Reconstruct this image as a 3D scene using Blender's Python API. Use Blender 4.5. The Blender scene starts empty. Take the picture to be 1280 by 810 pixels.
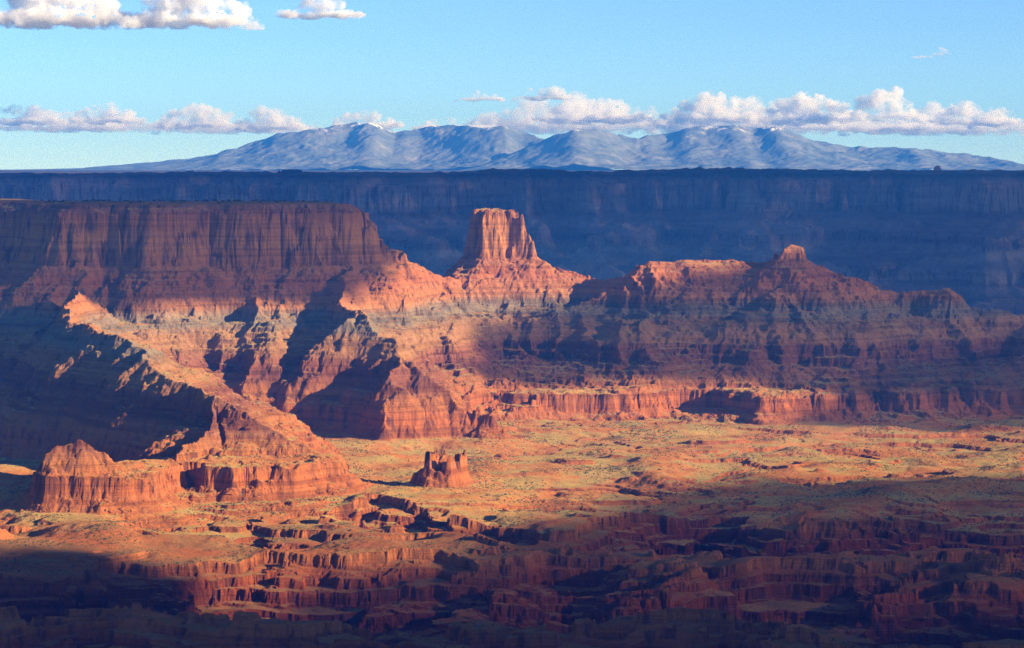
import bpy, math, random
import numpy as np
from mathutils import Vector

S = bpy.context.scene
COL = S.collection
F = 3000.0          # focal length in photograph pixels (1280 wide)
HZ = 210.0          # row of the true horizon
CAMZ = 600.0
SUN_AZ, SUN_EL = math.radians(60), math.radians(16)     # azimuth from behind the camera towards the right
rng = np.random.default_rng(7)
random.seed(7)

# ---------------------------------------------------------------- camera
cam_data = bpy.data.cameras.new("camera")
cam = bpy.data.objects.new("camera", cam_data)
COL.objects.link(cam)
cam.location = (0, 0, CAMZ)
cam.rotation_euler = (math.radians(90), 0, 0)
cam_data.sensor_fit = 'HORIZONTAL'
cam_data.angle = 2 * math.atan(640 / F)
cam_data.shift_y = -(405 - HZ) / 1280
cam_data.clip_start = 1
cam_data.clip_end = 200000
S.camera = cam

# ---------------------------------------------------------------- world, sun, exposure
world = bpy.data.worlds.new("World")
S.world = world
world.use_nodes = True
wn = world.node_tree
wn.nodes.clear()
w_out = wn.nodes.new('ShaderNodeOutputWorld')
w_bg = wn.nodes.new('ShaderNodeBackground')
w_sky = wn.nodes.new('ShaderNodeTexSky')
w_sky.sky_type = 'NISHITA'
w_sky.sun_disc = False
w_sky.sun_elevation = SUN_EL
w_sky.sun_rotation = math.radians(180) - SUN_AZ
w_sky.altitude = 4500
w_sky.air_density = 1.0
w_sky.dust_density = 0.0
w_sky.ozone_density = 5.2
w_bg.inputs['Strength'].default_value = 0.088
wn.links.new(w_sky.outputs[0], w_bg.inputs['Color'])
wn.links.new(w_bg.outputs[0], w_out.inputs['Surface'])

sun_data = bpy.data.lights.new("sun", 'SUN')
sun_data.energy = 5.0
sun_data.angle = math.radians(0.5)
sun_data.color = (1.0, 0.81, 0.56)
sun = bpy.data.objects.new("sun", sun_data)
COL.objects.link(sun)
SUND = Vector((math.sin(SUN_AZ) * math.cos(SUN_EL), -math.cos(SUN_AZ) * math.cos(SUN_EL), math.sin(SUN_EL)))
sun.rotation_euler = SUND.to_track_quat('Z', 'Y').to_euler()
sun.location = (3000, -1500, 3000)

S.view_settings.view_transform = 'Standard'
S.view_settings.look = 'None'
S.view_settings.exposure = 1.3
S.view_settings.gamma = 1.0
S.cycles.volume_bounces = 12
S.cycles.max_bounces = 18
S.cycles.use_adaptive_sampling = False
S.cycles.use_denoising = True
S.cycles.denoising_prefilter = "NONE"

# ---------------------------------------------------------------- helpers
def tag(o, label=None, cat=None, group=None, kind=None):
    if label: o['label'] = label
    if cat: o['category'] = cat
    if group: o['group'] = group
    if kind: o['kind'] = kind
    return o

def W(px, py, Y):
    """photograph pixel at distance Y -> world point"""
    return ((px - 640) / F * Y, Y, CAMZ - (py - HZ) / F * Y)

def G(px, py, z=-25.0):
    """photograph pixel on the level z -> plan point"""
    Y = F * (CAMZ - z) / (py - HZ)
    return ((px - 640) / F * Y, Y)

def smooth(a, b, x):
    t = np.clip((x - a) / (b - a), 0, 1)
    return t * t * (3 - 2 * t)

# periodic noise sheets made by filtering white noise
NT = 2048
_fx = np.fft.fftfreq(NT, 1 / NT).astype(np.float32)
_fr = np.sqrt(_fx[:, None] ** 2 + _fx[None, :NT // 2 + 1] ** 2)
def band(f):
    w = rng.standard_normal((NT, NT)).astype(np.float32)
    h = np.fft.rfft2(w)
    h *= np.exp(-((np.log(np.maximum(_fr, 1e-3)) - math.log(f)) / 0.38) ** 2)
    h[0, 0] = 0
    n = np.fft.irfft2(h, s=(NT, NT)).astype(np.float32)
    return n / n.std()
FBM = np.zeros((NT, NT), np.float32)
RID = np.zeros((NT, NT), np.float32)
_a = 1.0
_mask = 1.0
for i in range(7):
    n = band(6 * 2 ** i)
    FBM += _a * n
    r = np.clip(1 - np.abs(n) * 1.1, -1, 1)
    RID += _a * r * _mask
    _mask = np.clip(0.55 + 0.45 * r, 0.1, 1)
    _a *= 0.52
FBM /= FBM.std()
RID = (RID - RID.mean()) / RID.std()
LOW = band(6) + 0.5 * band(12) + 0.25 * band(24)
LOW /= LOW.std()
ONE = band(10)          # a single octave for flutes in the cliffs

def samp(tile, X, Y, period, rot=0.0, off=0.0):
    c, s = math.cos(rot), math.sin(rot)
    k = NT / period
    u = ((X * c - Y * s) * k + off * 977.0) % NT
    v = ((X * s + Y * c) * k + off * 613.0) % NT
    i = np.floor(u).astype(np.int32); j = np.floor(v).astype(np.int32)
    fu = (u - i).astype(np.float32); fv = (v - j).astype(np.float32)
    i %= NT; j %= NT
    i1 = (i + 1) % NT; j1 = (j + 1) % NT
    return ((tile[i, j] * (1 - fu) + tile[i1, j] * fu) * (1 - fv)
            + (tile[i, j1] * (1 - fu) + tile[i1, j1] * fu) * fv)

def seg_dist(X, Y, a, b):
    dx, dy = b[0] - a[0], b[1] - a[1]
    L2 = dx * dx + dy * dy + 1e-6
    t = np.clip(((X - a[0]) * dx + (Y - a[1]) * dy) / L2, 0, 1)
    return np.hypot(X - a[0] - t * dx, Y - a[1] - t * dy), t

def poly_sd(X, Y, pts):
    """distance to a closed outline, negative inside"""
    d = np.full(X.shape, 1e9, np.float32)
    inside = np.zeros(X.shape, bool)
    n = len(pts)
    for k in range(n):
        a, b = pts[k], pts[(k + 1) % n]
        dd, _ = seg_dist(X, Y, a, b)
        d = np.minimum(d, dd)
        if a[1] != b[1]:
            cond = ((a[1] > Y) != (b[1] > Y)) & (X < (b[0] - a[0]) * (Y - a[1]) / (b[1] - a[1]) + a[0])
            inside ^= cond
    return np.where(inside, -d, d)

def mesh_from(name, verts, faces, mat, parent=None, smooth_shade=False):
    """verts Nx3, faces Mxk arrays -> one mesh object"""
    me = bpy.data.meshes.new(name)
    k = faces.shape[1]
    me.vertices.add(len(verts)); me.loops.add(faces.size); me.polygons.add(len(faces))
    me.vertices.foreach_set('co', np.ascontiguousarray(verts, np.float32).ravel())
    me.loops.foreach_set('vertex_index', np.ascontiguousarray(faces, np.int32).ravel())
    me.polygons.foreach_set('loop_start', np.arange(0, faces.size, k, dtype=np.int32))
    me.polygons.foreach_set('use_smooth', np.full(len(faces), smooth_shade))
    me.update(calc_edges=True)
    if mat: me.materials.append(mat)
    o = bpy.data.objects.new(name, me)
    COL.objects.link(o)
    if parent: o.parent = parent
    return o

def sub_mesh(name, V, Fa, mask, mat, parent=None, smooth_shade=False):
    f = Fa[mask]
    if len(f) == 0:
        return None
    used, inv = np.unique(f, return_inverse=True)
    return mesh_from(name, V[used], inv.reshape(f.shape), mat, parent, smooth_shade)

def empty(name, loc):
    o = bpy.data.objects.new(name, None)
    COL.objects.link(o)
    o.location = loc
    return o

def grid_faces(nr, nc):
    idx = np.arange(nr * nc, dtype=np.int32).reshape(nr, nc)
    return np.stack([idx[:-1, :-1], idx[:-1, 1:], idx[1:, 1:], idx[1:, :-1]], -1).reshape(-1, 4)

# ---------------------------------------------------------------- materials
class NB:
    """small node-building helper"""
    def __init__(self, name):
        self.m = bpy.data.materials.new(name); self.m.use_nodes = True
        self.t = self.m.node_tree; self.t.nodes.clear()
        self.out = self.n('ShaderNodeOutputMaterial')
    def n(self, typ, **kw):
        x = self.t.nodes.new(typ)
        for k, v in kw.items(): setattr(x, k, v)
        return x
    def l(self, a, b): self.t.links.new(a, b)
    def math(self, op, a, b=None):
        x = self.n('ShaderNodeMath', operation=op)
        for i, v in enumerate((a, b)):
            if v is None: continue
            if isinstance(v, (int, float)): x.inputs[i].default_value = v
            else: self.l(v, x.inputs[i])
        return x.outputs[0]
    def maprange(self, v, a, b, c=0.0, d=1.0):
        x = self.n('ShaderNodeMapRange'); x.interpolation_type = 'SMOOTHSTEP'
        self.l(v, x.inputs[0])
        for i, q in enumerate((a, b, c, d)): x.inputs[i + 1].default_value = q
        return x.outputs[0]
    def noise(self, vec, scale, detail=5, rough=0.55, stretch=None):
        if stretch:
            mp = self.n('ShaderNodeMapping'); mp.inputs['Scale'].default_value = stretch
            self.l(vec, mp.inputs[0]); vec = mp.outputs[0]
        x = self.n('ShaderNodeTexNoise'); x.inputs['Scale'].default_value = scale
        x.inputs['Detail'].default_value = detail; x.inputs['Roughness'].default_value = rough
        self.l(vec, x.inputs['Vector'])
        return x.outputs['Fac']
    def mix(self, fac, a, b, blend='MIX'):
        x = self.n('ShaderNodeMix', data_type='RGBA', blend_type=blend)
        if isinstance(fac, (int, float)): x.inputs[0].default_value = fac
        else: self.l(fac, x.inputs[0])
        for s, v in ((6, a), (7, b)):
            if isinstance(v, tuple): x.inputs[s].default_value = (*v, 1)
            else: self.l(v, x.inputs[s])
        return x.outputs[2]
    def ramp(self, v, stops):
        x = self.n('ShaderNodeValToRGB'); e = x.color_ramp.elements
        while len(e) > 1: e.remove(e[-1])
        e[0].position = stops[0][0]; e[0].color = (*stops[0][1], 1)
        for p, c in stops[1:]:
            q = e.new(p); q.color = (*c, 1)
        self.l(v, x.inputs[0])
        return x.outputs[0]

def strata_material(name, z0, z1, stops, flat_cols, strata_freq=0.09, bump=6.0, dip=(0.0, 0.0)):
    """layered rock: colour by height in the rock column, loose sand and scrub on level ground"""
    b = NB(name)
    geo = b.n('ShaderNodeNewGeometry')
    sep = b.n('ShaderNodeSeparateXYZ'); b.l(geo.outputs['Position'], sep.inputs[0])
    z = sep.outputs[2]
    pos = geo.outputs['Position']
    big = b.noise(pos, 0.004, 4)
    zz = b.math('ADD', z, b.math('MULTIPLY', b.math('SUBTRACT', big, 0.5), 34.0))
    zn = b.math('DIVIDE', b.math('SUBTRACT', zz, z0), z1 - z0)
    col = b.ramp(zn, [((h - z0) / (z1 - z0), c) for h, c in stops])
    # thin beds
    beds = b.noise(pos, 1.0, 6, 0.7, stretch=(0.0016, 0.0016, strata_freq))
    col = b.mix(b.maprange(beds, 0.36, 0.54), b.mix(0.6, col, (0.42, 0.38, 0.42), 'MULTIPLY'), col)
    col = b.mix(b.math('MULTIPLY', b.maprange(beds, 0.55, 0.68), 0.40), col, b.mix(0.5, col, (0.52, 0.30, 0.17)))
    # desert varnish streaks running down the walls
    sn = b.n('ShaderNodeSeparateXYZ'); b.l(geo.outputs['True Normal'], sn.inputs[0])
    steep = b.maprange(sn.outputs[2], 0.72, 0.35)
    streak = b.noise(pos, 1.0, 5, 0.65, stretch=(0.045, 0.045, 0.004))
    col = b.mix(b.math('MULTIPLY', b.math('MULTIPLY', steep, b.maprange(streak, 0.48, 0.64)), 0.75), col, (0.085, 0.035, 0.028))
    # patches of rubble
    rub = b.noise(pos, 0.03, 6, 0.7)
    col = b.mix(b.math('MULTIPLY', b.maprange(rub, 0.52, 0.66), 0.35), col, (0.16, 0.09, 0.06))
    # level ground, redder soil on the lower benches, darkened to deepen the foreground shade
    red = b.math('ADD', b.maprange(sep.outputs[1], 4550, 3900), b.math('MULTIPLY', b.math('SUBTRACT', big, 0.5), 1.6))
    flat = b.maprange(sn.outputs[2], 0.87, 0.975)
    pn = b.noise(pos, 0.008, 6, 0.6, stretch=(1, 1.6, 1))
    fcol = b.ramp(pn, [(0.40, flat_cols[0]), (0.49, flat_cols[1]), (0.57, flat_cols[2]), (0.68, flat_cols[3])])
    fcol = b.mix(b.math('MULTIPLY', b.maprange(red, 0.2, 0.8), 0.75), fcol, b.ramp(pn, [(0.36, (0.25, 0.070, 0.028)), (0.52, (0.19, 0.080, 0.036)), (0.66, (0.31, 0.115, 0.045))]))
    speck = b.noise(pos, 0.22, 3, 0.75)
    fcol = b.mix(b.math('MULTIPLY', b.maprange(speck, 0.53, 0.66), 0.75), fcol, (0.055, 0.055, 0.032))
    col = b.mix(b.math('MULTIPLY', flat, 0.85), col, fcol)
    top = b.math('MULTIPLY', b.maprange(z, 494, 502), flat)
    col = b.mix(b.math('MULTIPLY', top, 0.8), col, (0.085, 0.06, 0.035))
    # grain
    gr = b.noise(pos, 0.35, 4, 0.8)
    col = b.mix(0.55, col, b.ramp(gr, [(0.3, (0.62, 0.60, 0.60)), (0.7, (1.3, 1.28, 1.25))]), 'MULTIPLY')
    bs = b.n('ShaderNodeBsdfDiffuse'); bs.inputs['Roughness'].default_value = 0.6
    b.l(col, bs.inputs['Color'])
    h = b.math('ADD', b.math('MULTIPLY', beds, 1.0), b.math('ADD', b.math('MULTIPLY', rub, 0.7), b.math('MULTIPLY', gr, 0.35)))
    bp = b.n('ShaderNodeBump'); b.l(b.maprange(sn.outputs[2], 0.80, 0.98, 0.9, 0.25), bp.inputs['Strength']); bp.inputs['Distance'].default_value = bump
    b.l(h, bp.inputs['Height']); b.l(bp.outputs[0], bs.inputs['Normal'])
    b.l(bs.outputs[0], b.out.inputs['Surface'])
    return b.m

FLOOR_COLS = [(0.412, 0.162, 0.046), (0.443, 0.238, 0.076), (0.340, 0.270, 0.092), (0.494, 0.324, 0.105)]
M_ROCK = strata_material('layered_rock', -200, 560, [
    (-200, (0.120, 0.027, 0.014)), (-110, (0.180, 0.040, 0.018)), (-60, (0.260, 0.066, 0.025)),  # lowest beds carry added darkness, standing in for deeper canyon shade
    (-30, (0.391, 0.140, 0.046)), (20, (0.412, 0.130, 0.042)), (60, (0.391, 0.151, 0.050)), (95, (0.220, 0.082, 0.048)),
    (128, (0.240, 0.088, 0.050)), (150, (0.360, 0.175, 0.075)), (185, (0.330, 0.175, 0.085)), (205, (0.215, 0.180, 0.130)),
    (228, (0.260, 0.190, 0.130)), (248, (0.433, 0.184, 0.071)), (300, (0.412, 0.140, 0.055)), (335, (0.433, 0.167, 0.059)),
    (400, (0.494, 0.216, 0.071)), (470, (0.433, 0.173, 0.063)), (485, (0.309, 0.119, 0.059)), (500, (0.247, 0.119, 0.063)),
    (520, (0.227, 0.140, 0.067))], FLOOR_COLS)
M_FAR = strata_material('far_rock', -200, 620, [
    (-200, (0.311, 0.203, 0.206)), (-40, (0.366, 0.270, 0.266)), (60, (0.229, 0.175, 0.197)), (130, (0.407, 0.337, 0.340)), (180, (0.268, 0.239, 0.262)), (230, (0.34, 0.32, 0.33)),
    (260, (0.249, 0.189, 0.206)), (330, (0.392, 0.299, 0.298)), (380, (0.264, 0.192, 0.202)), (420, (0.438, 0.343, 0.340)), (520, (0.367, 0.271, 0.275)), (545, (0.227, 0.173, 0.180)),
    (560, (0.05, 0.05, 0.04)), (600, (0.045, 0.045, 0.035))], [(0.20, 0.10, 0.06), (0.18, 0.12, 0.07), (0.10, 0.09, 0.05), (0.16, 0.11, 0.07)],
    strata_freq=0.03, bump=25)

# ---------------------------------------------------------------- the rock column: soft distance -> height
TS = np.array([-600, -30, 0, 4, 13, 17, 24, 52, 170, 182, 191, 200, 330, 338, 350, 358, 374, 450, 456, 480, 492, 540, 720, 3000], np.float32)
TZ = np.array([514, 507, 503, 492, 489, 479, 476, 345, 250, 232, 214, 210, 138, 116, 112, 92, 88, 54, 46, 41, -3, -20, -28, -30], np.float32)
TSS = np.array([-600, -30, 0, 24, 52, 170, 330, 480, 540, 720, 3000], np.float32)
TSZ = np.array([514, 507, 503, 476, 345, 250, 145, 38, -16, -28, -30], np.float32)
def T_soft(s): return np.interp(s, TSS, TSZ).astype(np.float32)
def T(s): return np.interp(s, TS, TZ).astype(np.float32)
def Tinv(z): return float(np.interp(-z, -TZ, TS))

def line_feature(X, Y, pts, k=1.0, k2=None):
    """crest line through 3-D points; soft distance grows by k per metre away from it"""
    s = np.full(X.shape, 1e9, np.float32); dm = np.full(X.shape, 1e9, np.float32)
    for a, b in zip(pts[:-1], pts[1:]):
        d, t = seg_dist(X, Y, a, b)
        sa, sb = Tinv(a[2]), Tinv(b[2])
        kk = k
        if k2 is not None:
            kk = np.where((b[0] - a[0]) * (Y - a[1]) - (b[1] - a[1]) * (X - a[0]) < 0, k2, k)
        q = sa + (sb - sa) * t + kk * d
        s = np.minimum(s, q)
        dm = np.minimum(dm, d)
    return s, dm

# ---------------------------------------------------------------- near terrain sheet
NC, Y0, Y1, STEP = 1500, 2750.0, 8600.0, 0.00085
NR = int(math.log(Y1 / Y0) / STEP)
rowsY = (Y0 * np.exp(np.arange(NR) * STEP)).astype(np.float32)
cols = np.linspace(-0.245, 0.245, NC).astype(np.float32)
Yg = np.repeat(rowsY[:, None], NC, 1)
Xg = cols[None, :] * Yg

# gentle warping of the plan so that no outline is straight
wx = samp(FBM, Xg, Yg, 2600, 0.3, 1) * 16
wy = samp(FBM, Xg, Yg, 2600, 1.1, 2) * 16
XW, YW = Xg + wx, Yg + wy

feats = []      # (name, soft distance, distance to crest/outline)
def add_poly(name, pts, s0, k=1.0):
    d = poly_sd(XW, YW, pts)
    feats.append((name, (s0 + np.where(d > 0, k * d, d * (1.0 if s0 == 0 else 0.05))).astype(np.float32), np.maximum(d, 0)))
def add_line(name, pts, k=1.0, k2=None):
    s, d = line_feature(XW, YW, pts, k, k2)
    feats.append((name, s, d))

# great mesa on the left
mesa_rim = [W(p, 0, y)[:2] for p, y in ((-300, 7900), (-130, 7400), (0, 6900), (55, 6560), (86, 6320), (140, 6365), (200, 6300), (262, 6370),
            (330, 6330), (385, 6365), (420, 6420), (425, 6600), (380, 6760), (200, 6760), (70, 6800), (20, 7300), (-100, 7900))]
add_poly('mesa', mesa_rim, 0, 0.80)
add_line('mesa', [W(436, 264, 6450), W(452, 285, 6520), W(466, 300, 6560), (*W(480, 303, 6600)[:2], W(480, 303, 6600)[2]),
                  W(508, 312, 6640), W(530, 330, 6700), W(560, 352, 6780)], 1.25)
for (p0, p1, ya, yb, s_) in ((428, 456, 6440, 6560, 26), (452, 472, 6470, 6580, 40), (468, 492, 6520, 6620, 46), (488, 512, 6560, 6650, 48)):
    add_poly('mesa', [W(p0, 0, ya)[:2], W((p0 + p1) / 2, 0, ya - 25)[:2], W(p1, 0, ya + 10)[:2], W(p1, 0, yb)[:2], W(p0, 0, yb)[:2]], s_, 1.0)
# butte
Yb = 6900
butte_rim = [W(p, 0, y)[:2] for p, y in ((603, 6900), (606, 6866), (626, 6858), (646, 6868), (653, 6915), (648, 6970), (608, 6970))]
add_poly('butte', butte_rim, 25, 0.95)
add_line('butte', [W(646, 268, 6910), W(656, 290, 6905), W(668, 318, 6900)], 1.6)
add_line('butte', [W(560, 352, 6800), W(600, 335, 6860), W(640, 320, 6900), W(690, 338, 6880), W(735, 351, 6840)], 0.8)
# long ridge to the right
add_line('ridge', [W(735, 351, 6840), W(790, 346, 6760), W(830, 327, 6720), W(890, 325, 6720), W(940, 328, 6720), W(970, 326, 6690)], 0.58)
add_line('ridge', [W(970, 326, 6690), W(1012, 326, 6670)], 0.8)
add_poly('ridge', [W(p, 0, y)[:2] for p, y in ((946, 6690), (965, 6655), (1000, 6650), (1012, 6680), (1000, 6720), (955, 6725))], 49, 0.9)
add_poly('ridge', [W(p, 0, y)[:2] for p, y in ((962, 6690), (975, 6660), (1004, 6662), (1010, 6695), (992, 6725), (966, 6715))], 46, 0.7)
add_line('ridge', [W(1012, 325, 6670), W(1060, 350, 6650), W(1100, 366, 6650), W(1190, 361, 6600), W(1212, 378, 6600), W(1280, 402, 6560), W(1400, 420, 6500)], 1.05)
for pts, k in (([W(830, 328, 6690), W(800, 400, 6450), W(770, 470, 6150)], 0.8),
               ([W(940, 330, 6690), W(960, 410, 6400), W(985, 470, 6180)], 0.8),
               ([W(1060, 352, 6640), W(1072, 405, 6460), W(1085, 440, 6380)], 1.1),
               ([W(1190, 365, 6590), W(1205, 415, 6430), W(1222, 450, 6340)], 1.1),
               ([W(1280, 402, 6560), W(1288, 430, 6420), W(1295, 460, 6330)], 1.1),
               ([W(640, 350, 6820), W(640, 420, 6480), W(655, 450, 6300)], 0.75)):
    add_line('ridge', pts, k)
# long bench with its vertical rim, ending in the promontory
add_poly('promontory', [W(p, 0, y)[:2] for p, y in ((640, 5950), (700, 5920), (760, 5940), (850, 6060), (905, 5990), (964, 5880), (976, 5880), (1000, 5940), (1016, 6030),
                                                     (1006, 6120), (970, 6260), (900, 6400), (640, 6300))], 472, 1.0)
# mesa slopes: buttressing ribs below the cliff
for pts, k in (([W(436, 330, 6330), W(440, 380, 6050)], 1.1),
               ([W(560, 352, 6750), W(560, 420, 6350), W(560, 455, 6150)], 0.75),
               ([W(82, 345, 6240), W(60, 395, 6000), W(15, 432, 5800)], 1.2)):
    add_line('mesa', pts, k)
# prow below the right end of the mesa
add_line('prow', [W(440, 382, 6050), W(465, 402, 5850), W(492, 430, 5740), W(506, 453, 5680)], 1.5)
add_line('prow', [W(455, 395, 5950), W(438, 408, 5850)], 1.5)
add_line('prow', [W(506, 453, 5680), W(530, 482, 5620), W(575, 517, 5560), (*W(615, 540, 5500)[:2], 0)], 1.6)
add_line('prow', [W(506, 453, 5680), W(487, 485, 5560), (*W(472, 530, 5460)[:2], 8)], 1.8)
# spur on the left
add_line('spur', [W(88, 360, 6000), W(98, 405, 5560), W(112, 409, 5300)], 0.9, 1.6)
add_line('spur', [W(112, 409, 5300), W(160, 433, 5160), W(205, 468, 4950), W(248, 506, 4760)], 0.78, 1.9)
add_line('spur', [W(248, 506, 4760), W(290, 518, 4740), W(340, 535, 4720), (*W(400, 585, 4660)[:2], 30)], 1.2)
add_line('bluff', [W(250, 507, 4760), W(245, 528, 4670), W(237, 558, 4590), W(225, 586, 4530), W(190, 592, 4480), W(150, 590, 4430), W(120, 568, 4400), W(98, 557, 4390), W(66, 562, 4380), (*W(45, 600, 4380)[:2], 42)], 2.4)
add_poly('bluff', [W(p, 0, y)[:2] for p, y in ((236, 4640), (250, 4540), (275, 4500), (325, 4490), (385, 4560), (418, 4660), (350, 4770), (290, 4840), (252, 4800))], 478, 1.3)
add_poly('bluff', [W(p, 0, y)[:2] for p, y in ((244, 4700), (262, 4640), (310, 4640), (352, 4700), (345, 4790), (290, 4800), (252, 4780))], 440, 0.9)
add_poly('bluff', [W(p, 0, y)[:2] for p, y in ((42, 4410), (60, 4350), (105, 4330), (160, 4370), (232, 4490), (250, 4600), (226, 4630), (150, 4500), (75, 4450))], 474, 1.6)
add_line('bluff', [(*W(93, 0, 4470)[:2], 52), (*W(86, 0, 4650)[:2], 50), (*W(82, 0, 4820)[:2], 38)], 1.6)  # hidden ridge behind the dome, added to cast shade to the left
# lone rock tower on the floor
add_poly('rock_tower', [W(p, 0, y)[:2] for p, y in ((548, 4690), (546, 4655), (566, 4640), (584, 4648), (592, 4680), (588, 4715), (560, 4725))], 489, 2.2)
add_poly('rock_tower', [W(p, 0, y)[:2] for p, y in ((528, 4690), (534, 4660), (550, 4650), (556, 4700), (540, 4715))], 494, 2.0)

names = [f[0] for f in feats]
SS = np.stack([f[1] for f in feats])
who = SS.argmin(0)
s_min = SS.min(0)
KS = 26.0
wts = np.exp(-(SS - s_min) / KS)
s_soft = s_min - KS * np.log(wts.sum(0))
softness = (wts * np.array([{'prow': 0.6, 'spur': 0.7, 'bluff': 0.25, 'mesa': 0.5}.get(n, 0.2) for n in names], np.float32)[:, None, None]).sum(0) / wts.sum(0)
blocky = (wts * np.array([float(n == 'rock_tower') for n in names], np.float32)[:, None, None]).sum(0) / wts.sum(0)
sb = 0.5 * smooth(60, 150, s_min)
s = s_min * (1 - sb) + s_soft * sb
dm = np.take_along_axis(np.stack([f[2] for f in feats]), who[None], 0)[0]
del SS
near_crest = 0.12 + 0.88 * smooth(0, 110, dm)

n_gully = samp(RID, Xg + wx, (Yg + wy) * 0.30, 900, 0.12, 3)          # ribs and gullies running down the slopes
n_big = samp(LOW, Xg, Yg, 2300, 1.9, 4)
n_alc = samp(LOW, Xg + wx, Yg + wy, 1250, 0.9, 5)           # alcoves and buttresses of the walls
n_flute = samp(ONE, Xg + wx, Yg + wy, 330, 0.2, 14)
n_crk = samp(LOW, Xg + wx * 0.7, (Yg + wy) * 0.5, 620, 2.6, 15)
n_amp = 0.5 + 0.5 * np.clip(samp(LOW, Xg, Yg, 1900, 2.0, 16) + 0.4, 0, 2)
n_fine = samp(FBM, Xg, Yg, 300, 2.3, 6)
crack = np.exp(-(n_crk / 0.075) ** 2)
big_cliff = smooth(62, 45, s) + smooth(440, 455, s) * smooth(525, 500, s) * 0.75
slope_w = smooth(50, 90, s) * (1 - 0.6 * smooth(520, 600, s))
blk_top = (wts * np.array([float(n == 'butte') for n in names], np.float32)[:, None, None]).sum(0) / wts.sum(0)
calm_s = (wts * np.array([{'spur': 0.85, 'butte': 0.6, 'prow': 0.4, 'bluff': 0.3}.get(n, 0) for n in names], np.float32)[:, None, None]).sum(0) / wts.sum(0)
calm = (wts * np.array([{'butte': 0.93, 'ridge': 0.4, 'spur': 0.75, 'prow': 0.4}.get(n, 0) for n in names], np.float32)[:, None, None]).sum(0) / wts.sum(0)
flute = (np.tanh(2.2 * n_alc) * 10 + n_alc * 3 + n_flute * 1.3 * n_amp - crack * 22 * np.clip(n_amp - 0.5, 0, 2) + 2) * (1 - calm)
s_n = s - near_crest * (n_gully * 6 * slope_w + n_big * 11 * smooth(-80, 60, s)) * (1 - calm_s) - flute * (0.15 + big_cliff) * np.maximum(near_crest, 0.45 + blocky) - n_fine * 1.3 * smooth(-60, 0, s)
s_n = np.where((blocky > 0.5) & (dm <= 0), np.maximum(s_n, s - 2), s_n)
crest_band = (s > 30) & (s < 80) & (dm < 60)
s_n = np.where(crest_band, np.maximum(s_n, s - 1), s_n)
softness = np.clip(softness + 0.28 * samp(LOW, Xg, Yg, 2100, 1.2, 27) * smooth(80, 160, s), 0, 0.85)
z = T(s_n) * (1 - softness) + T_soft(s_n) * softness
z += blocky * smooth(500, 478, s_n) * (np.clip(n_flute + 0.5 * n_alc, -1.6, 1.2) * 3 - crack * 3)
# thin ledges in the layered rock
bed = z + samp(LOW, Xg, Yg, 5000, 0.7, 17) * 4
BH = 12.0
fr = (bed / BH) % 1.0
z += (smooth(0.2, 0.8, fr) - fr) * BH * 0.75 * smooth(30, 60, s_n) * smooth(560, 500, s_n) * np.clip(0.5 + 0.6 * samp(LOW, Xg, Yg, 1500, 0.1, 18), 0.1, 1)
fr = ((z + samp(LOW, Xg, Yg, 3000, 0.4, 90) * 9) / 31.0) % 1.0
z += (smooth(0.15, 0.85, fr) - fr) * 31 * 0.6 * smooth(-2, 8, s_n) * smooth(62, 45, s_n) * np.clip(samp(LOW, Xg, Yg, 1300, 0.6, 91) + 0.3, 0, 1)
z += (s_n < 26) * (s_n > 10) * blk_top * n_alc * 3
z += n_fine * 0.8 * smooth(0, 30, s_n) * smooth(600, 500, s_n)

# canyon floor: low swells, little ledges
low = smooth(520, 680, s_n)
e = samp(LOW, Xg + wx * 1.5, Yg * 1.3, 5600, 0.2, 8) * 10 + samp(LOW, Xg, Yg * 1.3, 1500, 0.5, 19) * 1.6 + n_fine * 0.25
ledge = (np.floor(e / 13) + smooth(0.86, 1.0, (e / 13) % 1.0)) * 13
lw = 0.62 * smooth(-0.3, 0.9, samp(LOW, Xg, Yg, 3300, 2.2, 20))
e2 = samp(LOW, Xg + wx, Yg * 1.4, 3000, 1.2, 81) * 7 + n_fine * 0.5
z += low * smooth(-100, 500, Xg) * smooth(5750, 5400, Yg) * smooth(-0.2, 0.8, samp(LOW, Xg, Yg, 4200, 0.5, 82)) * ((np.floor(e2 / 8) + smooth(0.8, 1, (e2 / 8) % 1)) * 8 - e2 * 0.5)
e3 = samp(LOW, Xg * 0.55 + wx * 2, Yg * 1.5, 3000, 0.1, 83) * 12 + n_fine * 1.0
z += low * smooth(4700, 4150, Yg) * smooth(-0.6, 0.6, samp(LOW, Xg, Yg, 3600, 1.5, 85)) * ((np.floor(e3 / 15) + smooth(0.86, 1, (e3 / 15) % 1)) * 13 - 4)
z += low * ((1 - lw) * e + lw * ledge + 2 + n_fine * 0.14 + samp(FBM, Xg, Yg, 900, 0.8, 9) * 0.45)

# canyons cut below the floor
can_a = [G(*p) for p in ((418, 634), (470, 629), (530, 641), (570, 647), (640, 655), (720, 660), (760, 650), (800, 640), (860, 634), (930, 637), (960, 646), (1050, 650), (1150, 648), (1420, 655),
                          (1420, 700), (1260, 706), (1226, 694), (1210, 683), (1130, 690), (1000, 694), (900, 690), (860, 684), (800, 678), (740, 674), (680, 678), (620, 680), (560, 672), (500, 664), (440, 650))]
can_b = [G(*p) for p in ((-160, 705), (60, 706), (150, 700), (260, 694), (330, 688), (440, 690), (540, 690), (610, 694), (650, 690), (700, 684), (770, 690), (800, 700), (690, 706), (690, 712), (760, 709), (820, 703), (880, 697), (940, 698), (1060, 700), (1130, 698), (1205, 694),
                          (1226, 700), (1250, 706), (1420, 710), (1420, 800), (1150, 800), (1040, 788), (950, 776), (860, 764), (760, 768), (660, 772), (600, 766), (500, 770), (380, 772), (300, 776), (180, 768), (60, 772), (-160, 780))]
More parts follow.
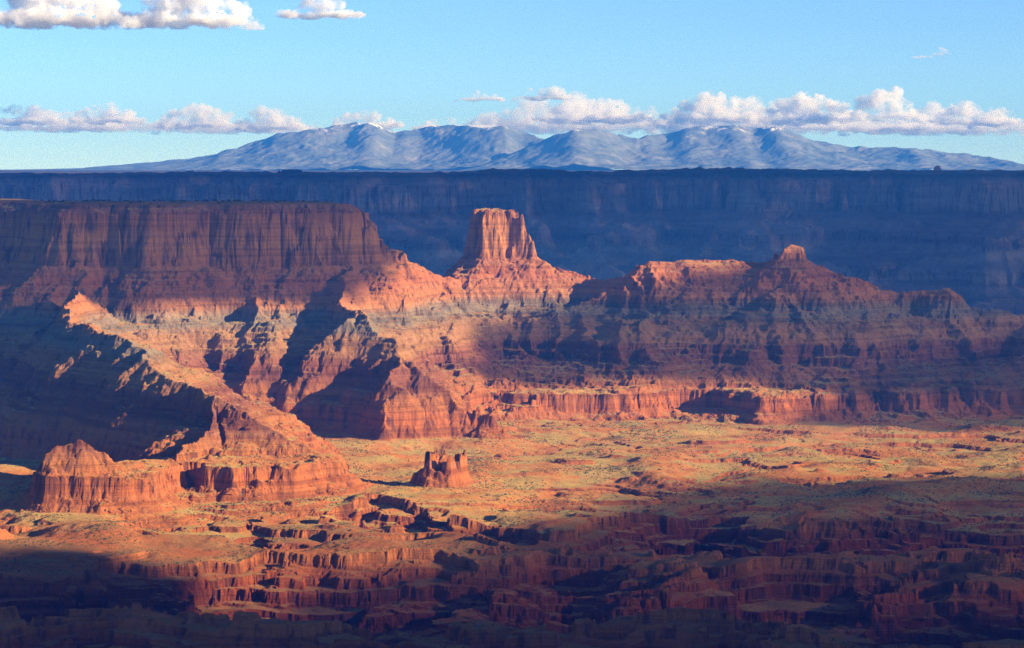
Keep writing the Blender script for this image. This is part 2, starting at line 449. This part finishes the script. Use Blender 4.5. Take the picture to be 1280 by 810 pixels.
can_c = [G(*p) for p in ((-160, 770), (60, 768), (130, 762), (240, 768), (330, 778), (420, 772), (520, 770), (640, 778), (700, 774), (780, 770), (870, 768), (960, 780), (1050, 794), (1150, 806), (1450, 808))] + [(900, 2500), (-900, 2500)]
cn = samp(LOW, Xg, Yg, 1100, 1.3, 11) * 9 + n_alc * 5 + n_flute * 2.5 * n_amp - crack * 9 * n_amp + n_fine * 1.8
c = np.full(Xg.shape, -1e9, np.float32)
for poly in (can_a, can_b, can_c):
    c = np.maximum(c, -poly_sd(XW, YW, poly))
c0 = c + samp(LOW, Xg * 0.7, Yg, 1500, 0.2, 11) * 13
flt = n_flute * 0.4 + n_fine * 3.0 + np.tanh(2.5 * n_alc) * 5 - crack * 3
cut_ = np.zeros_like(c0)
tiers = ((0, 34, 8, 8, 900, 60), (30, 26, 8, 14, 800, 61), (75, 34, 10, 20, 1000, 62), (140, 34, 12, 28, 1100, 64))
for off, hh_, wd, am, per, sd in tiers:
    cc_ = c0 - off + samp(LOW, Xg * 0.5 + wx * 2, Yg * 1.2, per, 0.06 * (sd % 5), sd) * am + flt * (1 if off < 60 else 1.6)
    cut_ -= hh_ * (0.8 * smooth(0, wd, cc_) + 0.2 * smooth(wd, wd + 30, cc_))
c = c0 + flt
cut = cut_ * 0.66
z += cut * smooth(470, 560, s)
fr = ((z + samp(LOW, Xg, Yg, 4000, 0.3, 80) * 3) / 9.0) % 1.0
z += (smooth(0.25, 0.75, fr) - fr) * 9.0 * 0.3 * smooth(2, 10, c) * (s > 520)

V = np.stack([Xg, Yg, z], -1).reshape(-1, 3)
FA = grid_faces(NR, NC)
fz = z.reshape(-1)[FA].mean(1)
fs = s_n.reshape(-1)[FA].mean(1)
fw = who.reshape(-1)[FA[:, 0]]
fc = c.reshape(-1)[FA].mean(1)
fname = np.array(names)[fw]
on_floor = (fs > 545)
canyon_m = on_floor & (fc > -3)
floor_m = on_floor & ~canyon_m

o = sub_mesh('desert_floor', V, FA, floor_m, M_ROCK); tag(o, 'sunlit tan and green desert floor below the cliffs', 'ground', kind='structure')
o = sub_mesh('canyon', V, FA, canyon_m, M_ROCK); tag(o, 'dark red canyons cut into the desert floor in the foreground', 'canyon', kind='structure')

def landform(key, obj_name, label, cat, bands, base):
    root = empty(obj_name, base)
    tag(root, label, cat)
    m = (~on_floor) & (fname == key)
    for nm, lo, hi in bands:
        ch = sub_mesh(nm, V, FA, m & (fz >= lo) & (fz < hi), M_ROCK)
        if ch:
            ch.parent = root
            ch.matrix_parent_inverse = root.matrix_world.inverted() if False else ch.matrix_parent_inverse
            ch.location = (-base[0], -base[1], -base[2])
    return root
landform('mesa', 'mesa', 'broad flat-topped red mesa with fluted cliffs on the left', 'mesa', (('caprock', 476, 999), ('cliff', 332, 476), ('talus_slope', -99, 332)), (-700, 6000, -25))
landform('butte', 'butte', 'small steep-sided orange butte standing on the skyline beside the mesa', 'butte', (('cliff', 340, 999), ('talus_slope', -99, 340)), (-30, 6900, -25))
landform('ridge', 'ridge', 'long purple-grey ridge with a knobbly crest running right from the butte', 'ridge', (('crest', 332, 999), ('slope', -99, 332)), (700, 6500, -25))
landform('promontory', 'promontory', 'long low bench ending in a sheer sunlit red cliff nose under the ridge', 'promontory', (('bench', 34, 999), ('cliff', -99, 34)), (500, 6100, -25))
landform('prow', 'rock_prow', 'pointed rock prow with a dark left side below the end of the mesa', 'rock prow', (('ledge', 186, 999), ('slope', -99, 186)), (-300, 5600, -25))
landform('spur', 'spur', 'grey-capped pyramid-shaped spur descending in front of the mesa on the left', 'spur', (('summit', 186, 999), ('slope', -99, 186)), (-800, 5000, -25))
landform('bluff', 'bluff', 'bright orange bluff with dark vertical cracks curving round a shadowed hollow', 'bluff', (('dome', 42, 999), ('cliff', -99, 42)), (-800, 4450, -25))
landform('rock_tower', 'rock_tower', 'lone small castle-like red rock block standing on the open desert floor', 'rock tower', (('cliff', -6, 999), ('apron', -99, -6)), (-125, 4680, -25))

# ---------------------------------------------------------------- far valley and far mesa
FR, FCn = 420, 800
fy = (8600 * np.exp(np.linspace(0, math.log(14500 / 8600), FR))).astype(np.float32)
fcx = np.linspace(-0.26, 0.26, FCn).astype(np.float32)
FY = np.repeat(fy[:, None], FCn, 1); FX = fcx[None] * FY
pxs = fcx * F + 640
rim_px = np.array([-300, 0, 300, 560, 640, 760, 900, 1040, 1160, 1290, 1600])
rim_y = np.array([223, 222, 220, 220, 217, 217.5, 215.5, 216.5, 218, 217, 217])
ztop = CAMZ - (np.interp(pxs, rim_px, rim_y) - HZ) / F * 12000
fwx = samp(FBM, FX, FY, 9000, 0.4, 21) * 90
ff = np.full(FX.shape, 1e9, np.float32)
far_rim = [(-4500, 12300), (-2600, 11900), (-1500, 12100), (-700, 11700), (-100, 12000), (300, 11900), (800, 12400), (1300, 12000), (1900, 12300), (2300, 11500), (2700, 11700), (4500, 11800), (4500, 30000), (-4500, 30000)]
ff = poly_sd(FX + fwx, FY + fwx, far_rim)
for a, b, k in (((2300, 11500, 60), (2150, 10200, 560), 0.8), ((1300, 12000, 60), (1100, 10300, 600), 0.8), ((-100, 12000, 60), (-300, 10500, 560), 0.8),
                ((300, 11900, 60), (500, 10400, 600), 0.8), ((2700, 11700, 60), (2900, 10000, 560), 0.8), ((-1500, 11800, 60), (-1400, 10400, 560), 0.8)):
    d, t = seg_dist(FX + fwx, FY + fwx, a, b)
    ff = np.minimum(ff, a[2] + (b[2] - a[2]) * t + d * k)
ff = ff - samp(RID, FX, FY * 0.5, 4200, 0.12, 22) * 95 * smooth(-100, 300, ff) - samp(LOW, FX, FY, 3000, 1.7, 23) * 50
FTS = np.array([-4000, -30, 0, 20, 60, 88, 400, 420, 760, 790, 1180, 1220, 1500, 2000, 5000], np.float32)
FTZ = np.array([0, 0, -6, -40, -52, -190, -290, -325, -420, -465, -530, -575, -600, -612, -615], np.float32)
fzz = np.interp(ff, FTS, FTZ).astype(np.float32) + ztop[None] + 6 + samp(LOW, FX, FY * 0, 6000, 0.0, 28) * 3.5
fzz += samp(FBM, FX, FY, 1600, 0.9, 24) * 2.5 * smooth(0, 200, ff)
fzz += np.where(ff < 0, np.maximum(samp(FBM, FX, FY, 1400, 0.2, 25), 0) * 5, 0)
FV = np.stack([FX, FY, fzz], -1).reshape(-1, 3)
FF = grid_faces(FR, FCn)
ffm = ff.reshape(-1)[FF].mean(1)
root = tag(empty('far_mesa', (0, 12000, 0)), 'long blue mesa wall in shadow filling the distance below the mountains', 'mesa')
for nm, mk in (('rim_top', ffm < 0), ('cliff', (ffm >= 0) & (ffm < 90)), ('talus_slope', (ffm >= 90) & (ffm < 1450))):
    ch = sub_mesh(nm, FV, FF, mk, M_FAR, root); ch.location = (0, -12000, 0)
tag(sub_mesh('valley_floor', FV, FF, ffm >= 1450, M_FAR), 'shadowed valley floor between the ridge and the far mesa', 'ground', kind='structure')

b = NB('orange_rock'); bs = b.n('ShaderNodeBsdfDiffuse'); bs.inputs[0].default_value = (0.42, 0.17, 0.08, 1); b.l(bs.outputs[0], b.out.inputs[0]); M_FIN = b.m
# knob on the far skyline and a sunlit fin near its right end
def rock_knob(name, px, py_top, Yk, w, h, label, mat):
    x, y, zt = W(px, py_top, Yk)
    n = 22
    u = np.linspace(-1, 1, n)
    A, B = np.meshgrid(u, u)
    r = np.maximum(np.hypot(A, B * 1.1), 1e-3)
    prof = np.interp(r + 0.12 * rng.standard_normal(A.shape), [0, 0.38, 0.48, 1.0, 1.5], [1, 0.92, 0.5, 0.0, -0.3])
    vv = np.stack([A * w, B * w * 0.8, (zt - h) + prof * h - y * 0], -1).reshape(-1, 3)
    vv[:, 0] += x; vv[:, 1] += y
    return tag(mesh_from(name, vv, grid_faces(n, n), mat), label, 'rock outcrop')
rock_knob('rock_outcrop', 364, 211.5, 12300, 120, 46, 'tiny dark rock outcrop on the skyline of the far mesa', M_FAR)
rock_knob('rock_fin', 1172, 207, 15200, 34, 40, 'tiny sunlit orange rock fin on the far skyline at the right', M_FIN)

# ---------------------------------------------------------------- plateau beyond and the mountains
b = NB('plateau_ground')
geo = b.n('ShaderNodeNewGeometry')
nz = b.noise(geo.outputs['Position'], 0.001, 6)
cc = b.ramp(nz, [(0.35, (0.05, 0.055, 0.035)), (0.6, (0.16, 0.11, 0.07))])
bs = b.n('ShaderNodeBsdfDiffuse'); b.l(cc, bs.inputs[0]); b.l(bs.outputs[0], b.out.inputs[0])
M_PLAT = b.m
gv = np.array([[-9500, 14400, 560], [9500, 14400, 560], [9500, 37800, 575], [-9500, 37800, 575]], np.float32)
tag(mesh_from('plateau', gv, np.array([[0, 1, 2, 3]]), M_PLAT), 'dark wooded plateau beyond the far mesa rim', 'ground', kind='structure')
gv = np.array([[-9500, -800, -260], [9500, -800, -260], [9500, 37800, -260], [-9500, 37800, -260]], np.float32)
tag(mesh_from('ground', gv, np.array([[0, 1, 2, 3]]), M_PLAT), 'deep canyon country ground under the whole view', 'ground', kind='structure')

b = NB('mountain_slope')
geo = b.n('ShaderNodeNewGeometry')
sp = b.n('ShaderNodeSeparateXYZ'); b.l(geo.outputs['Position'], sp.inputs[0])
nn = b.noise(geo.outputs['Position'], 0.0016, 6, 0.65)
hh = b.math('ADD', sp.outputs[2], b.math('MULTIPLY', b.math('SUBTRACT', nn, 0.5), 700))
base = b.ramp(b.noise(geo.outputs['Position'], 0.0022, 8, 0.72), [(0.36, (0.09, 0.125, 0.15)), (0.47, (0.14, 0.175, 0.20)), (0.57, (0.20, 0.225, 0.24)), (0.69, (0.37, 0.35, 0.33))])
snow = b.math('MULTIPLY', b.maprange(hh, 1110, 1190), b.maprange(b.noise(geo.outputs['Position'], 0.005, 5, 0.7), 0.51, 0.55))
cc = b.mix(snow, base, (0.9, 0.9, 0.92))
bs = b.n('ShaderNodeBsdfDiffuse'); b.l(cc, bs.inputs[0]); b.l(bs.outputs[0], b.out.inputs[0])
M_MTN = b.m

def mountain(name, crest, Ym, label, k, seed, fade):
    """crest: photograph outline of the range, carried at its own distance"""
    nx_, ny_ = 620, 260
    px = np.linspace(crest[0][0], crest[-1][0], nx_)
    Yv = np.linspace(Ym - 2600, Ym + 1800, ny_)
    X = np.repeat(((px - 640) / F * Ym)[None], ny_, 0); Y = np.repeat(Yv[:, None], nx_, 1)
    wob = samp(LOW, X, X * 0, 16000, 0.0, seed) * 350
    top = CAMZ - (np.interp(px, [q[0] for q in crest], [q[1] for q in crest]) - HZ) / F * Ym
    d = np.abs(Y - Ym - wob)
    f = np.exp(-(d / 1150.0) ** 1.25)
    f = np.where(Y > Ym + wob, np.maximum(f, 0), f)
    rr = 0.55 * (1 - 1.3 * np.abs(samp(LOW, X, Y * 0.6, 19000, 0.3, seed + 1))) + 0.035 * samp(RID, X, Y * 0.7, 5000, 0.6, seed + 3)
    hgt = (top[None] - 560) * np.clip(f * (1 + 0.32 * rr * smooth(0, 900, d)) , 0, 1.05)
    hgt += samp(FBM, X, Y, 2600, 0.2, seed + 2) * 7 * smooth(0, 200, top[None] - 560)
    zz = 560 + hgt
    zz -= 20 * (1 - smooth(0.0, 0.05, f))
    v = np.stack([X, Y, zz], -1).reshape(-1, 3)
    return tag(mesh_from(name, v, grid_faces(ny_, nx_), M_MTN, None, True), label, 'mountain', kind='structure')

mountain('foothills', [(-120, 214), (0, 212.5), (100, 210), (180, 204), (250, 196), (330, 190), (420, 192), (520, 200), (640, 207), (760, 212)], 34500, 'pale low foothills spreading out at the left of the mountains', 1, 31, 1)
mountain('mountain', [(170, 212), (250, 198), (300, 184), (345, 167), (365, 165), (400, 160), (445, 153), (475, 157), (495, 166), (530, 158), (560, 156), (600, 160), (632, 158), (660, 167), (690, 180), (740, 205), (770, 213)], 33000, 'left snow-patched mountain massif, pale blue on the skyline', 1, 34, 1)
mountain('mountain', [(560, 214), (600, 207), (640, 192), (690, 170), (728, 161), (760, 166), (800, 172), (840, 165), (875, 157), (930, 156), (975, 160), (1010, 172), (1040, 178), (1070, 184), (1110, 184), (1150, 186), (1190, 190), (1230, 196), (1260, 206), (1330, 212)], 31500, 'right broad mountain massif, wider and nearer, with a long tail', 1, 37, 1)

# ---------------------------------------------------------------- haze
hz0, hz1 = Vector((-9800, -900, -262)), Vector((9800, 38000, 1450))
hv = np.array([[x, y, zq] for x in (hz0.x, hz1.x) for y in (hz0.y, hz1.y) for zq in (hz0.z, hz1.z)], np.float32)
hf = np.array([[0, 1, 3, 2], [4, 6, 7, 5], [0, 4, 5, 1], [2, 3, 7, 6], [0, 2, 6, 4], [1, 5, 7, 3]])
b = NB('haze_air')
pv = b.n('ShaderNodeVolumePrincipled')
pv.inputs['Color'].default_value = (0.035, 0.26, 1.0, 1)
pv.inputs['Absorption Color'].default_value = (0.42, 0.42, 0.42, 1)
pv.inputs['Density'].default_value = 3.7e-5
pv.inputs['Anisotropy'].default_value = 0.0
b.l(pv.outputs[0], b.out.inputs['Volume'])
tag(mesh_from('haze', hv, hf, b.m), 'thin blue air between the viewpoint and the mountains', 'haze', kind='stuff')


# ---------------------------------------------------------------- clouds overhead, beyond the frame, whose shadows lie on the land
def cloud_material(name, thin):
    b = NB(name)
    d = b.n('ShaderNodeBsdfDiffuse'); d.inputs[0].default_value = (0.9, 0.9, 0.92, 1)
    if thin > 0:
        t = b.n('ShaderNodeBsdfTransparent'); m = b.n('ShaderNodeMixShader'); m.inputs[0].default_value = 1 - math.sqrt(thin)
        b.l(t.outputs[0], m.inputs[1]); b.l(d.outputs[0], m.inputs[2]); b.l(m.outputs[0], b.out.inputs[0])
    else:
        b.l(d.outputs[0], b.out.inputs[0])
    return b.m
M_CLOUD = cloud_material('cloud_dense', 0.0)
M_THIN = cloud_material('cloud_thin', 0.20)
M_VEIL2 = cloud_material('cloud_thick_veil', 0.13)
CB = 2100.0
def shade_cloud(plan, z0, label, mat, seed, res=45, thick=110, rag=60):
    k = (CB - z0) / math.tan(SUN_EL)
    ox, oy = k * math.sin(SUN_AZ), -k * math.cos(SUN_AZ)
    xs = np.array([p[0] for p in plan]); ys = np.array([p[1] for p in plan])
    gx = np.arange(xs.min() - 150, xs.max() + 150, res); gy = np.arange(ys.min() - 150, ys.max() + 150, res)
    X, Y = np.meshgrid(gx, gy)
    d = -poly_sd(X, Y, plan) + samp(FBM, X, Y, 2600, 0.3, seed) * rag
    ny, nx = X.shape
    top = CB + np.clip(d, 0, 400) ** 0.7 * (1 + 0.35 * samp(FBM, X, Y, 1800, 1.0, seed + 1)) * thick / 66 + 4
    bot = CB - np.clip(d, 0, 60) * 0.1 - 3
    vt = np.stack([X + ox, Y + oy, top], -1).reshape(-1, 3); vb = np.stack([X + ox, Y + oy, bot], -1).reshape(-1, 3)
    fa = grid_faces(ny, nx)
    keep = (d.reshape(-1)[fa] > 0).all(1)
    fa = fa[keep]
    # closed rim between top and bottom
    e = np.concatenate([fa[:, [k2, (k2 + 1) % 4]] for k2 in range(4)])
    key = np.sort(e, 1); _, inv, cnt = np.unique(key[:, 0].astype(np.int64) * len(vt) + key[:, 1], return_inverse=True, return_counts=True)
    be = e[cnt[inv] == 1]
    n0 = len(vt)
    side = np.stack([be[:, 0], be[:, 1], be[:, 1] + n0, be[:, 0] + n0], 1)
    o = sub_mesh('cloud', np.concatenate([vt, vb]), np.concatenate([fa, fa[:, ::-1] + n0, side[:, ::-1]]), np.ones(len(fa) * 2 + len(side), bool), mat)
    return tag(o, label, 'cloud', 'clouds overhead outside the view')
M_VEIL = cloud_material('cloud_veil', 0.07)
M_DECK = cloud_material('cloud_deck', 0.06)
shade_cloud([(-6500, 9500), (-3000, 9300), (-500, 9600), (900, 9300), (1300, 11000), (1700, 13000), (1700, 16500), (-6500, 16500)], 0, 'huge cloud deck shading the far mesa', M_DECK, 41, 90, 200, 60)
shade_cloud([(400, 9250), (2000, 8900), (3000, 8700), (6000, 8700), (6000, 16500), (1000, 16500), (1000, 13000), (700, 11000)], 0, 'thinner cloud at the right end of the far mesa', M_VEIL, 43, 90, 100, 50)
shade_cloud([G(*p) for p in ((-600, 686), (0, 686), (60, 686), (120, 690), (230, 696), (330, 700), (400, 712), (480, 728), (580, 738), (700, 746), (1000, 750), (1500, 738))] + [(3500, 3300), (3500, -2500), (-5000, -2500), (-5000, 3700)], -25, 'cloud shading the bottom of the view, extended overhead to darken the near haze', M_CLOUD, 44, 40, 60, 25)  # stretched past its ground shadow, over the viewpoint, to keep sun off near haze
shade_cloud([G(*p) for p in ((470, 712), (560, 690), (640, 660), (720, 640), (850, 608), (950, 596), (1100, 598), (1300, 596), (1700, 600), (1700, 830), (700, 830), (590, 740))], -25, 'thin cloud dimming the canyons at the right', M_VEIL2, 47, 40, 50, 25)
shade_cloud([(670, 6350), (705, 5760), (900, 5670), (1500, 5600), (2600, 5500), (2600, 7400), (1100, 7300), (930, 6600)], 0, 'cloud shading the right end of the ridge', M_THIN, 50, 30, 40, 15)
shade_cloud([(20, 6300), (230, 5900), (560, 5790), (1300, 5790), (2600, 5500), (2600, 7400), (280, 7200)], 200, 'thin cloud dimming the long ridge', M_THIN, 53, 40, 50, 60)
shade_cloud([(-1900, 5640), (-1250, 5670), (-600, 5720), (60, 5900), (0, 6300), (-90, 6500), (-260, 6700), (-1900, 7200)], 420, 'thin cloud dimming the mesa cliffs', M_VEIL2, 56, 30, 30, 25)

# ---------------------------------------------------------------- clouds in view
b = NB('cloud_vapour')
ob = b.n('ShaderNodeTexCoord')
nz = b.noise(ob.outputs['Object'], 0.0042, 5, 0.62)
den = b.math('MULTIPLY', b.maprange(nz, 0.36, 0.74), 0.015)
vs = b.n('ShaderNodeVolumeScatter'); vs.inputs['Color'].default_value = (1, 1, 1, 1); vs.inputs['Anisotropy'].default_value = 0.0
b.l(den, vs.inputs['Density'])
b.l(vs.outputs[0], b.out.inputs['Volume'])
M_VAP = b.m
def thinner(f, nm):
    m = M_VAP.copy(); m.name = nm
    for n in m.node_tree.nodes:
        if n.type == 'MATH' and n.operation == 'MULTIPLY': n.inputs[1].default_value *= f
    return m
M_WISP = thinner(0.5, 'cloud_wisp')
CT = bpy.data.textures.new('cloud_billow', 'CLOUDS'); CT.noise_scale = 260; CT.noise_depth = 4
CT2 = bpy.data.textures.new('cloud_detail', 'CLOUDS'); CT2.noise_scale = 90; CT2.noise_depth = 3
def sky_cloud(x0, x1, ytop, ybase, Yd, label, seed, n=26, flat=0.35, mat=None):
    """a heap of billows on a flat base, spanning the given photograph columns at distance Yd"""
    r = np.random.default_rng(seed)
    k = Yd / F
    zb = CAMZ - (ybase - HZ) * k; ht = (ybase - ytop) * k
    cx, hw = ((x0 + x1) / 2 - 640) * k, (x1 - x0) / 2 * k
    V0, F0 = [], []
    import bmesh
    bm = bmesh.new()
    for i in range(n):
        u = r.uniform(-1, 1)
        env = (1 - abs(u) ** 2.2) * r.uniform(0.35, 1.0)
        rad = max(ht * 0.13, ht * 0.42 * env * r.uniform(0.35, 1.0))
        zc = zb + max(rad * 0.3, (ht - rad) * env)
        res = bmesh.ops.create_icosphere(bm, subdivisions=2, radius=rad)
        bmesh.ops.scale(bm, verts=res['verts'], vec=(r.uniform(1.1, 1.9), 1.3, 0.9))
        bmesh.ops.translate(bm, verts=res['verts'], vec=(u * max(hw - rad * 1.2, hw * 0.5), r.uniform(-0.5, 0.5) * hw * 0.5, zc - zb))
    # a thin flat slab ties the billows together at the base
    res = bmesh.ops.create_icosphere(bm, subdivisions=3, radius=1)
    bmesh.ops.scale(bm, verts=res['verts'], vec=(hw * 0.9, hw * 0.4, ht * flat * 0.32))
    bmesh.ops.translate(bm, verts=res['verts'], vec=(0, 0, ht * flat * 0.4))
    me = bpy.data.meshes.new('cloud'); bm.to_mesh(me); bm.free()
    o = bpy.data.objects.new('cloud', me); COL.objects.link(o)
    rm = o.modifiers.new('r', 'REMESH'); rm.mode = 'VOXEL'; rm.voxel_size = max(ht / 34, 9)
    dp = o.modifiers.new('d', 'DISPLACE'); dp.texture = CT; dp.strength = ht * 0.40; dp.mid_level = 0.5; dp.texture_coords = 'LOCAL'
    dp2 = o.modifiers.new('d', 'DISPLACE'); dp2.texture = CT2; dp2.strength = ht * 0.22; dp2.mid_level = 0.5; dp2.texture_coords = 'LOCAL'
    dg = bpy.context.evaluated_depsgraph_get()
    me2 = bpy.data.meshes.new_from_object(o.evaluated_get(dg))
    o.modifiers.clear()
    co = np.empty(len(me2.vertices) * 3, np.float32); me2.vertices.foreach_get('co', co); co = co.reshape(-1, 3)
    co[:, 2] = np.where(co[:, 2] < 0, co[:, 2] * 0.15, co[:, 2])
    me2.vertices.foreach_set('co', co.ravel()); me2.update()
    o.data = me2; bpy.data.meshes.remove(me)
    me2.materials.clear(); me2.materials.append(mat or M_VAP)
    o.location = (cx, Yd, zb)
    return tag(o, label, 'cloud')
for a in ((-60, 200, -30, 36, 42000, 'big grey-based cloud in the top left corner', 1, 34, 0.5), (150, 326, -25, 36, 41500, 'bright white cloud beside the big corner cloud', 2, 30, 0.4),
          (338, 464, -8, 24, 43000, 'small white cloud at the top, right of the corner cloud', 4, 18, 0.4),
          (-40, 92, 128, 157, 44000, 'low cumulus at the left edge over the horizon', 5, 22, 0.5), (80, 185, 126, 156, 45000, 'low cumulus second from the left over the horizon', 6, 22, 0.5),
          (190, 300, 127, 162, 44500, 'low cumulus with two humps left of the mountains', 7, 24, 0.5), (285, 392, 130, 165, 45500, 'low cumulus touching the left foot of the mountains', 8, 22, 0.5),
          (408, 512, 134, 163, 46000, 'low cloud just above the left mountain peak', 9, 18, 0.5), (505, 640, 145, 165, 46500, 'faint cloud between the two mountain groups', 10, 16, 0.6),
          (566, 634, 110, 127, 44000, 'small bright puff above the saddle of the mountains', 11, 12, 0.5), (640, 722, 106, 126, 45000, 'small bright cloud with one white crown near the middle', 12, 14, 0.5),
          (650, 830, 122, 156, 46500, 'broad cloud bank over the middle of the range', 13, 26, 0.6), (815, 965, 112, 156, 45500, 'cumulus bank above the highest right mountain', 14, 26, 0.5),
          (940, 1080, 112, 158, 46000, 'cumulus right of the highest mountain', 15, 26, 0.5), (1060, 1160, 105, 152, 45000, 'tallest bright cumulus at the right', 16, 24, 0.4),
          (1150, 1290, 124, 160, 46500, 'cumulus at the right edge above the horizon', 17, 22, 0.5), (980, 1236, 146, 165, 44500, 'long flat low cloud under the right cumulus', 18, 20, 0.7),
          (1164, 1192, 57, 69, 43000, 'tiny lone puff high in the right sky', 19, 8, 0.4), (1136, 1170, 66, 73, 43000, 'tiny grey wisp beside the lone puff', 20, 6, 0.6),
          (-40, 240, 134, 166, 47500, 'faint cloud veil low at the left edge', 21, 40, 0.6, M_WISP), (180, 420, 136, 168, 48000, 'faint cloud veil low behind the left foot of the mountains', 22, 40, 0.6, M_WISP),
          (560, 860, 116, 168, 48500, 'faint wide cloud veil behind the middle of the range', 23, 60, 0.6, M_WISP), (800, 1110, 120, 168, 48000, 'faint wide cloud veil behind the highest right mountain', 24, 60, 0.6, M_WISP),
          (1040, 1320, 128, 170, 48500, 'faint cloud veil low at the right edge', 25, 50, 0.6, M_WISP)):
    sky_cloud(*a)

# ---------------------------------------------------------------- fallen blocks, scrub, junipers
def blob_field(name, pts, sizes, mat, squash, label, cat, seed):
    r = np.random.default_rng(seed)
    base = np.array([[1, 0, 0], [-.9, .2, 0], [.1, 1, 0], [0, -1, .1], [.1, .1, 1], [0, 0, -0.8]], np.float32)
    tri = np.array([[0, 2, 4], [2, 1, 4], [1, 3, 4], [3, 0, 4], [2, 0, 5], [1, 2, 5], [3, 1, 5], [0, 3, 5]])
    n = len(pts)
    b6 = base[None] * (1 + 0.3 * r.standard_normal((n, 6, 1))) * sizes[:, None, None]
    a = r.uniform(0, 6.28, n); ca, sa = np.cos(a)[:, None], np.sin(a)[:, None]
    v = np.stack([b6[..., 0] * ca - b6[..., 1] * sa, b6[..., 0] * sa + b6[..., 1] * ca, b6[..., 2] * squash], -1) + pts[:, None, :]
    f = (tri[None] + (np.arange(n) * 6)[:, None, None]).reshape(-1, 3)
    return tag(mesh_from(name, v.reshape(-1, 3), f, mat), label, cat, kind='stuff')
flatV = V; sv = s_n.reshape(-1); cv = c.reshape(-1)
r = np.random.default_rng(99)
prob = np.interp(sv, [50, 60, 120, 175, 185, 330, 340, 400, 450, 490, 500, 590, 640], [0, 1, .6, .2, .5, .15, .6, .5, .2, .4, 1, .6, 0]) 
prob = prob + np.where(cv > 3, 0.5, 0)
cl = np.clip(samp(LOW, flatV[:, 0], flatV[:, 1], 900, 0.4, 70) + 0.2, 0, 2)
prob = prob * cl * np.abs(flatV[:, 1]) / 6000
idx = r.choice(len(flatV), 26000, replace=False, p=prob / prob.sum())
blob_field('rubble', flatV[idx], r.pareto(2.6, len(idx)).clip(0, 5) * 1.5 + 0.9, M_ROCK, 0.8, 'fallen red rock blocks scattered over the slopes and canyon sides', 'rubble', 5)
prob = ((sv > 560) & (cv < -6)) * np.clip(samp(LOW, flatV[:, 0], flatV[:, 1], 1500, 0.9, 71) + 0.7, 0.03, 2.5) * np.abs(flatV[:, 1]) / 5000
prob = prob + ((sv > 60) & (sv < 540)) * 0.05
idx = r.choice(len(flatV), 42000, replace=False, p=prob / prob.sum())
b = NB('scrub_green'); gi = b.n('ShaderNodeNewGeometry')
cc = b.ramp(gi.outputs['Random Per Island'], [(0.0, (0.05, 0.055, 0.028)), (0.6, (0.085, 0.085, 0.04)), (1.0, (0.13, 0.11, 0.055))])
bs = b.n('ShaderNodeBsdfDiffuse'); b.l(cc, bs.inputs[0]); b.l(bs.outputs[0], b.out.inputs[0])
M_SCRUB = b.m
blob_field('scrub', flatV[idx], r.uniform(0.8, 2.3, len(idx)), M_SCRUB, 0.8, 'low grey-green desert scrub dotted over the floor and slopes', 'scrub', 6)
b = NB('juniper_green'); bs = b.n('ShaderNodeBsdfDiffuse'); bs.inputs[0].default_value = (0.035, 0.045, 0.022, 1); b.l(bs.outputs[0], b.out.inputs[0])
M_JUN = b.m
import bmesh
bm = bmesh.new()
for k in range(9):
    q = bmesh.ops.create_icosphere(bm, subdivisions=1, radius=random.uniform(0.7, 1.5))
    bmesh.ops.translate(bm, verts=q['verts'], vec=(random.uniform(-1.5, 1.5), random.uniform(-1.5, 1.5), random.uniform(1.2, 3.4)))
q = bmesh.ops.create_cone(bm, segments=6, radius1=0.35, radius2=0.2, depth=2.4)
bmesh.ops.translate(bm, verts=q['verts'], vec=(0, 0, 0.8))
jm = bpy.data.meshes.new('juniper'); bm.to_mesh(jm); bm.free(); jm.materials.append(M_JUN)
cand = np.where((sv < -8) & (sv > -260) & (flatV[:, 0] > -1350))[0]
for k, i in enumerate(r.choice(cand, 170, replace=False)):
    o = bpy.data.objects.new('juniper', jm); COL.objects.link(o)
    o.location = flatV[i]; sc = r.uniform(0.6, 1.5); o.scale = (sc * 1.2, sc * 1.2, sc); o.rotation_euler = (0, 0, r.uniform(0, 6))
    tag(o, 'small dark juniper on the flat top of the mesa', 'juniper', 'junipers on the mesa top')
